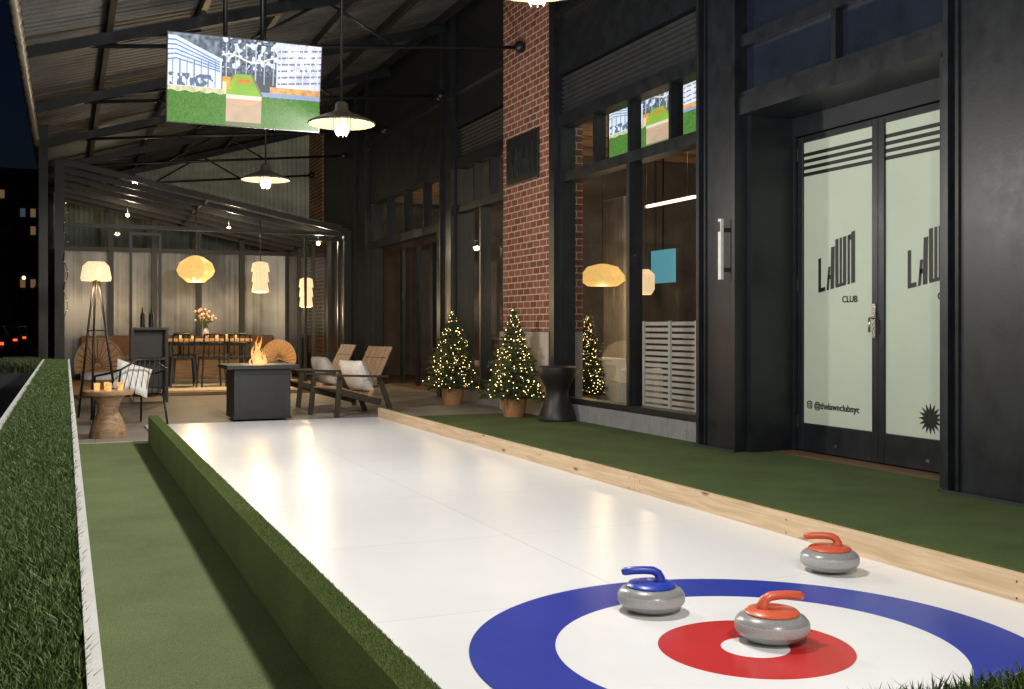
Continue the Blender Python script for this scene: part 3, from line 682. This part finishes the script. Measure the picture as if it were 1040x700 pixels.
def candles(parent,pts):
    for i,p in enumerate(pts):
        lathe('votive_%d'%i,[(.028,0),(.034,.09),(.030,.09),(.025,.03)],M['candle'],parent,c=p,seg=14)
M['candle']=shade_emis('candle_votive',(1,.34,.06),(1,.62,.22),1.0,(1,1,3))
cd=root('votive_candle'); candles(cd,[(2.1,22.0,1.01),(2.35,22.05,1.01),(3.0,22.0,1.01),(3.2,22.1,1.01),(2.85,22.25,1.01)])
bq=root('banquette_bench'); boxes('bench',[(.3,4.6,25.0,25.6,.07,.5)],M['woodtop'],bq); boxes('cushion',[(.3+i*1.08,.3+i*1.08+1.05,24.95,25.5,.5,.62) for i in range(4)],mat('grey_cushion',(.2,.16,.13),.9),bq,bevel=.03)
boxes('backrest',[(.3+i*1.08,.3+i*1.08+1.05,25.5,25.7,.5,1.05) for i in range(4)],mat('brown_cushion',(.20,.11,.055),.8),bq,bevel=.04)
def rattan(x,y,rz,s=1):
    c=root('rattan_chair',(x,y,.06),rz,s)
    V=[];F=[];n=28;rr=8
    for i in range(rr+1):
        for k in range(n+1):
            a=math.pi*k/n*1.16-math.pi*.08; r=.38*i/rr
            V.append((r*math.cos(a),-.12-.12*(1-(i/rr)**2)-.10*math.sin(a)*i/rr,.52+r*math.sin(a)*1.12))
    for i in range(rr):
        for k in range(n):
            a=i*(n+1)+k; F.append((a,a+1,a+n+2,a+n+1))
    o=mk('shell_back',V,F,M['rattan'],c,smooth=True); md=o.modifiers.new('s','SOLIDIFY'); md.thickness=.03
    tb=[]
    for k in range(0,n+1,2):
        a=math.pi*k/n*1.16-math.pi*.08; tb.append(([(.05*math.cos(a),-.222,.52+.056*math.sin(a)),(.38*math.cos(a),-.10-.10*math.sin(a),.52+.38*math.sin(a)*1.12)],.008))
    tb.append(([(.385*math.cos(math.pi*k/n*1.16-math.pi*.08),-.12-.10*math.sin(math.pi*k/n*1.16-math.pi*.08),.52+.43*math.sin(math.pi*k/n*1.16-math.pi*.08)) for k in range(n+1)],.02))
    tubes('cane_ribs',tb,M['woodtan'],c,seg=6)
    lathe('seat',[(.30,.30),(.36,.34),(.36,.40),(.30,.44),(.01,.45)],M['cloth'],c,c=(0,.12,0),seg=32)
    tubes('legs',[([(.25,.35,.32),(.3,.42,0)],.02),([(-.25,.35,.32),(-.3,.42,0)],.02),([(.25,-.1,.32),(.3,-.2,0)],.02),([(-.25,-.1,.32),(-.3,-.2,0)],.02)],M['rattan'],c)
rattan(.55,18.3,math.pi+.3,1.05); rattan(4.15,22.6,math.pi-.3,.95)
bcart=root('bar_cart',(1.28,18.6,0))
boxes('frame',[(sx*.27-.02,sx*.27+.02,sy*.2-.02,sy*.2+.02,0,1.2) for sx in(-1,1) for sy in(-1,1)]+[(-.30,.30,-.24,.24,1.2,1.24),(-.27,.27,-.21,.21,.2,.23),(-.27,.27,-.21,.21,.7,.73),(-.25,.25,.19,.2,.23,1.2)],K,bcart)
for i in range(2): lathe('bottle_%d'%i,[(.04,0),(.04,.2),(.014,.26),(.014,.33)],K,bcart,c=(-.10+.14*i,0,1.242),seg=12)
# fire pit table
fp=root('fire_pit_table',(2.40,14.5,0))
boxes('body',[(-.37,.37,-.36,.36,.03,.69)],M['steel2'],fp,bevel=.006)
boxes('top',[(-.47,-.14,-.46,.46,.695,.745),(.14,.47,-.46,.46,.695,.745),(-.139,.139,-.46,-.14,.695,.745),(-.139,.139,.14,.46,.695,.745)],M['steel2'],fp)
boxes('trim',[(-.38,.38,-.37,-.362,.03,.06),(-.30,.30,-.366,-.362,.12,.62)],K,fp)
balls('lava_rock',[(random.uniform(-.12,.12),random.uniform(-.12,.12),.70+random.random()*.03) for _ in range(60)],.028,M['rock'],fp)
fm,nt_,b_=newmat('flame'); tc=N(nt_,'ShaderNodeTexCoord'); sp=N(nt_,'ShaderNodeSeparateXYZ'); rp_=N(nt_,'ShaderNodeValToRGB'); mr=N(nt_,'ShaderNodeMapRange')
nt_.links.new(tc.outputs['Object'],sp.inputs[0]); nt_.links.new(sp.outputs[2],mr.inputs['Value']); mr.inputs['From Min'].default_value=.72; mr.inputs['From Max'].default_value=1.12
nt_.links.new(mr.outputs['Result'],rp_.inputs['Fac']); rp_.color_ramp.elements[0].color=(1,.62,.22,1); rp_.color_ramp.elements[1].color=(1,.20,.02,1)
nt_.links.new(rp_.outputs['Color'],b_.inputs['Emission Color']); b_.inputs['Emission Strength'].default_value=1.5; b_.inputs['Base Color'].default_value=(0,0,0,1); b_.inputs['Alpha'].default_value=.5; fm.cycles.emission_sampling='NONE'
fs=[]
for i in range(18):
    a=random.random()*6.28;r=random.uniform(0,.11);x,y=r*math.cos(a),r*math.sin(a);h=random.uniform(.18,.44)*(1.1-r*5); w=random.uniform(.012,.028)
    ph=random.random()*6
    pts=[(x+.05*math.sin(ph+4.5*t)*t,y+.03*math.cos(ph+4*t)*t,.71+h*t) for t in np.linspace(0,1,11)]
    fs.append((pts,[w*math.sin(math.pi*min(1,(t*.8+.2)))**.8*(1-t)**.35+.001 for t in np.linspace(0,1,11)]))
tubes('flames',fs,fm,fp,seg=8)
light('fire_light',(0,0,1.0),22,(1,.5,.18),.12,fp)
M['darkwood']=mat('dark_wood_frame',(.055,.045,.035),.5)
def adiron(x,y,rz):
    c=root('lounge_chair',(x,y,0),rz)
    sl=[]
    for i in range(7):
        t=i/6; sl.append(((.30-.55*t,-.29,.40-.15*t),(.30-.55*t,.29,.40-.15*t),.075,.02,(.25,0,1)))
    beams('seat_slats',sl,M['woodtan'],c,bevel=.003)
    bk=[]
    for i in range(5):
        yy=-.24+.12*i; bk.append(((-.23,yy,.22),(-.62,yy,.96),.10,.02,(1,0,.5)))
    beams('back_slats',bk,M['woodtan'],c,bevel=.003)
    fr=[]
    for s in(-1,1):
        fr+=[((.40,s*.35,.58),(-.48,s*.35,.54),.10,.03),((.30,s*.33,.565),(.36,s*.33,0),.07,.04,(0,1,0)),((-.36,s*.33,.54),(-.58,s*.33,0),.07,.04,(0,1,0)),((.34,s*.31,.36),(-.40,s*.31,.17),.035,.09)]
    fr+=[((-.33,-.32,.40),(-.33,.32,.40),.06,.03),((-.55,-.27,.80),(-.55,.27,.80),.05,.02)]
    beams('frame',fr,M['darkwood'],c,bevel=.003)
    mt=Matrix.Translation((-.20,0,.55))@Matrix.Rotation(math.radians(-62),4,'Y')@Matrix.Rotation(math.radians(90),4,'Z')
    pillow('pillow',c,.56,.50,.24,mt,M['cloth'])
adiron(3.66,14.75,math.pi+.35); adiron(3.62,16.7,math.pi+.15)
def xmas(x,y,h,w):
    t=root('christmas_tree',(x,y,0))
    lathe('basket',[(.13,0),(.165,.12),(.185,.26),(.19,.27),(.17,.27),(.16,.22)],M['basket'],t,seg=28)
    tubes('trunk',[([(0,0,.2),(0,0,h-.05)],[.03,.006])],M['bark'],t)
    V=[];F=[];LP=[];BR=[]
    tiers=21
    for i in range(tiers):
        f=i/(tiers-1); z=.31+(h-.40)*f; R=(w/2)*(1-f)**.8*random.uniform(.88,1.1)+.03
        nb=int(17*(1-f)+6)
        for k in range(nb):
            a=2*math.pi*(k+random.random()*.8)/nb+i; L_=R*random.uniform(.72,1.12); dz=-.10*L_+random.uniform(-.02,.05)
            d=Vector((math.cos(a),math.sin(a),0)); p0=Vector((0,0,z)); p1=p0+d*L_+Vector((0,0,dz))
            BR.append(([p0,p1],[.005,.002]))
            nn=int(34+L_*300)
            for q in range(nn):
                s=random.uniform(.12,1.05); p=p0.lerp(p1,s)
                dv=Vector((random.gauss(0,1),random.gauss(0,1),random.gauss(0,1)+.3)).normalized(); dv=(dv+d*.7).normalized()
                ln_=random.uniform(.025,.055); sd=dv.cross(Vector((random.gauss(0,1),random.gauss(0,1),random.gauss(0,1)))).normalized()*.0055
                o=len(V); V+=[p-sd,p+sd,p+dv*ln_]; F.append((o,o+1,o+2))
            if random.random()<.5: LP.append(p0.lerp(p1,random.uniform(.75,1.03))+Vector((0,0,.015)))
            if random.random()<.3: LP.append(p0.lerp(p1,random.uniform(.4,.8))+Vector((0,0,.03)))
    for q in range(120):
        dv=Vector((random.gauss(0,.4),random.gauss(0,.4),1)).normalized(); p=Vector((0,0,h-random.uniform(.02,.16))); sd=Vector((.004,0,0)); o=len(V); V+=[p-sd,p+sd,p+dv*.05];F.append((o,o+1,o+2))
    mk('needles',V,F,M['needle'],t); tubes('branches',BR,M['bark'],t,seg=4)
    balls('fairy_lights',LP,.0072,M['fairy'],t)
    light('fairy_glow',(-.35,-.35,h*.5),4.5,(1,.7,.35),.3,t)
xmas(5.68,13.35,1.52,.80); xmas(5.70,15.9,1.52,.86); xmas(6.95,13.62,1.42,.50)
st=root('drum_stool',(5.96,12.55,0))
lathe('body',[(.24,0),(.25,.02),(.245,.06),(.21,.16),(.165,.28),(.145,.38),(.16,.46),(.20,.53),(.235,.60),(.25,.66),(.25,.72),(.235,.735),(.001,.735)],M['black'],st,seg=40)
sd=root('pedestal_side_table',(.44,12.75,0))
lathe('pedestal',[(.20,0),(.205,.02),(.18,.14),(.12,.28),(.11,.34),(.15,.44),(.2,.48)],M['woodtop'],sd,seg=24)
lathe('top',[(.001,.48),(.26,.48),(.27,.49),(.27,.52),(.26,.53),(.001,.53)],M['woodtop'],sd,seg=36)
cd=root('votive_candle',(.44,12.75,.53)); candles(cd,[(-.12,-.08,0),(.00,-.14,0),(.13,-.03,0),(-.01,.08,0)])
light('candle_glow',(0,-.05,.22),1.2,(1,.5,.2),.05,cd)
wc=root('wire_armchair',(.75,14.3,0),math.pi*.5+.4)
tb=[]
for s in(-1,1):
    tb.append(([(.34,s*.32,0),(.30,s*.31,.42),(.26,s*.34,.62),(-.1,s*.36,.66),(-.38,s*.30,.72)],.014)); tb.append(([(-.30,s*.3,.40),(-.42,s*.30,0)],.014)); tb.append(([(.30,s*.31,.42),(-.30,s*.30,.38)],.014))
tb.append(([(-.30,-.3,.40),(-.38,-.3,.72),(-.42,-.1,.84),(-.42,.1,.84),(-.38,.3,.72),(-.30,.3,.40)],.014)); tb.append(([(.3,-.31,.42),(.3,.31,.42)],.014))
for i in range(7):
    yy=-.24+.08*i; tb.append(([(.3,yy,.42),(-.28,yy,.38),(-.42,yy*.8,.83)],.005))
tubes('wire_frame',tb,K,wc)
boxes('seat_pad',[(-.27,.28,-.27,.27,.405,.46)],mat('charcoal_pad',(.05,.05,.05),.9),wc,bevel=.02)
pillow('pillow',wc,.46,.40,.18,Matrix.Translation((-.20,.06,.60))@Matrix.Rotation(math.radians(-70),4,'Y')@Matrix.Rotation(math.radians(70),4,'Z'),M['cloth'])
tl=root('tripod_floor_lamp',(.38,15.5,0))
openlathe('shade',[(.19,1.88),(.20,1.92),(.17,2.08),(.11,2.14),(.001,2.145)],M['lamp_t'],tl)
tubes('legs',[([(.04*math.cos(a),.04*math.sin(a),1.88),(.30*math.cos(a),.30*math.sin(a),0)],.016) for a in (.3,2.4,4.5)]+[([(.13*math.cos(a),.13*math.sin(a),1.2),(.13*math.cos(a+2.1),.13*math.sin(a+2.1),1.2)],.008) for a in (.3,2.4,4.5)]+[([(0,0,1.8),(0,0,1.95)],.02)],K,tl)
light('glow',(0,0,1.80),18,(1,.74,.42),.1,tl)
sg=root('string_lights'); pts=[]
for i in range(60):
    t=i/59; pts.append((-.0+.03*math.sin(t*23),19.85+.04*math.cos(t*31),3.4-2.0*t))
tubes('wire',[(pts,.006)],K,sg,seg=5); balls('bulbs',[p for i,p in enumerate(pts) if i%5==0],.007,M['fairy'],sg)
pb=root('planter_box'); box('box',-.75,-.3,12.6,14.2,0,.75,S2,pb,bevel=.01); blades('boxwood',np.vstack([rnd(-.74,-.31,12.62,14.18,.73+.0,9000)]),.14,.012,M['needle'],pb,1.2)

# ---------------------------------------------------------------- curling stones
def stone(x,y,rz,cm,s=1):
    c=root('curling_stone',(x,y,.0238),rz,s)
    prof=[(.055,0),(.075,.002),(.105,.010),(.130,.026),(.142,.040),(.1445,.047),(.1445,.072),(.142,.079),(.130,.094),(.112,.104),(.098,.108),(.001,.109)]
    lathe('body',prof,[M['granite'],M['granite_band']],c,seg=64,mats=[0,0,0,0,1,1,1,0,0,0,0])
    lathe('cap',[(.104,.1065),(.106,.112),(.097,.121),(.06,.127),(.001,.128)],cm,c,seg=48)
    pts=[(-.035,0,.118),(-.038,0,.140),(-.030,0,.160),(-.008,0,.172),(.03,0,.175),(.075,0,.174),(.115,0,.170),(.128,0,.166)]
    V,F=tubev(pts,[.032,.023,.019,.0185,.0175,.0175,.0175,.011],16)
    o=mk('handle',V,F,cm,c,smooth=True)
stone(2.545,3.40,math.radians(-15),M['red']); stone(2.33,3.96,math.radians(160),M['bluep']); stone(3.54,4.26,math.radians(150),M['red'])

# ---------------------------------------------------------------- city at night (left)
def citybld(x0,x1,y0,y1,h,seed,p=.3):
    r=random.Random(seed); b=root('apartment_building')
    box('mass',x0,x1,y0,y1,-.15,h,M['city'],b); boxes('cornice',[(x0-.3,x1+.3,y0-.4,y1,h,h+.5)],M['city'],b)
    A=[];B=[];C=[]
    z=3.2
    while z<h-1.5:
        x=x0+.3
        while x<x1-.8:
            q=r.random(); t=(x,x+.42,y0-.08,y0-.02,z,z+.75)
            (A if q<p else B if q<p+.15 else C).append(t); x+=.85
        z+=1.6
    if A: boxes('lit_windows',A,M['winlit'],b)
    if B: boxes('cool_windows',B,M['winlit2'],b)
    if C: boxes('dark_windows',C,M['navy'],b)
citybld(-16,-.8,105,120,15,1,.28); citybld(-34,-18,80,100,28,2); citybld(-.6,18,140,155,20,5); citybld(-40,-22,40,70,24,3); citybld(-9,-3.9,88,100,9,9,.2)
for i,(x,y) in enumerate(((-3.4,84),(-2.6,100))):
    s3=root('street_lamp',(x,y,0)); tubes('pole',[([(0,0,-.15),(0,0,4.4),(.2,0,4.8),(.6,0,4.9)],[.08,.06,.05,.04])],S,s3); ball('lamp_head',(.6,0,4.8),.12,M['orange'],s3)
def car(x,y,col,rz=0):
    c=root('parked_car',(x,y,-.15),rz)
    prof=[(-2.1,.35),(-2.15,.75),(-1.9,.95),(-1.45,1.0),(-.9,1.42),(.6,1.45),(1.2,1.0),(2.0,.88),(2.15,.7),(2.1,.35)]
    V=[];F=[];n=len(prof)
    for sx in(-.86,.86):
        for a,z in prof: V.append((sx*(.86 if z>1.1 else 1),a,z))
    F=[tuple(range(n))[::-1],tuple(range(n,2*n))]+[(i,(i+1)%n,(i+1)%n+n,i+n) for i in range(n)]
    mk('body',V,F,mat('car_paint',col,.25,.4),c,bevel=.06)
    boxes('windows',[(-.70,.70,-1.40,-1.0,1.08,1.32)],M['navy'],c)
    for s in(-1,1):
        for yy in(-1.3,1.35):
            V,F=tubev([(s*.70,yy,.33),(s*.88,yy,.33)],.33,20); mk('wheel',V,F,M['black'],c)
    boxes('tail_lights',[(-.80,-.62,-2.2,-2.12,.72,.82),(.62,.80,-2.2,-2.12,.72,.82)],M['redglow'],c)
    boxes('bumper',[(-.8,.8,-2.2,-2.11,.38,.5)],M['black'],c)
car(-2.95,46,(.3,.32,.34)); car(-2.95,58,(.35,.03,.03)); car(-2.95,70,(.4,.4,.4))

# ---------------------------------------------------------------- world, sun, camera
w=bpy.data.worlds.new('World'); scene.world=w; w.use_nodes=True; nt=w.node_tree
sky=nt.nodes.new('ShaderNodeTexSky'); sky.sky_type='NISHITA'; sky.sun_disc=False; sky.sun_elevation=math.radians(2); sky.sun_rotation=math.radians(200)
mx=nt.nodes.new('ShaderNodeMix'); mx.data_type='RGBA'; mx.blend_type='MULTIPLY'; mx.inputs[0].default_value=1; mx.inputs[7].default_value=(.22,.38,1,1)
nt.links.new(sky.outputs[0],mx.inputs[6])
bg=nt.nodes['Background']; bg.inputs['Strength'].default_value=.007; nt.links.new(mx.outputs[2],bg.inputs['Color'])
sn=bpy.data.lights.new('moon_sun','SUN'); sn.energy=.01; sn.angle=math.radians(.5); sn.color=(1,.95,.9)
so=bpy.data.objects.new('moon_sun',sn); scene.collection.objects.link(so); so.rotation_euler=(math.radians(70),0,math.radians(-20))
cam=bpy.data.cameras.new('camera'); co=bpy.data.objects.new('camera',cam); scene.collection.objects.link(co)
co.location=(0,0,H); co.rotation_euler=(math.radians(90),0,-TH); cam.sensor_width=36; cam.lens=1070/1040*36; cam.shift_y=-18/1040; cam.clip_start=.05; cam.clip_end=1500
scene.camera=co
scene.view_settings.view_transform='Standard'; scene.view_settings.look='None'; scene.view_settings.exposure=0
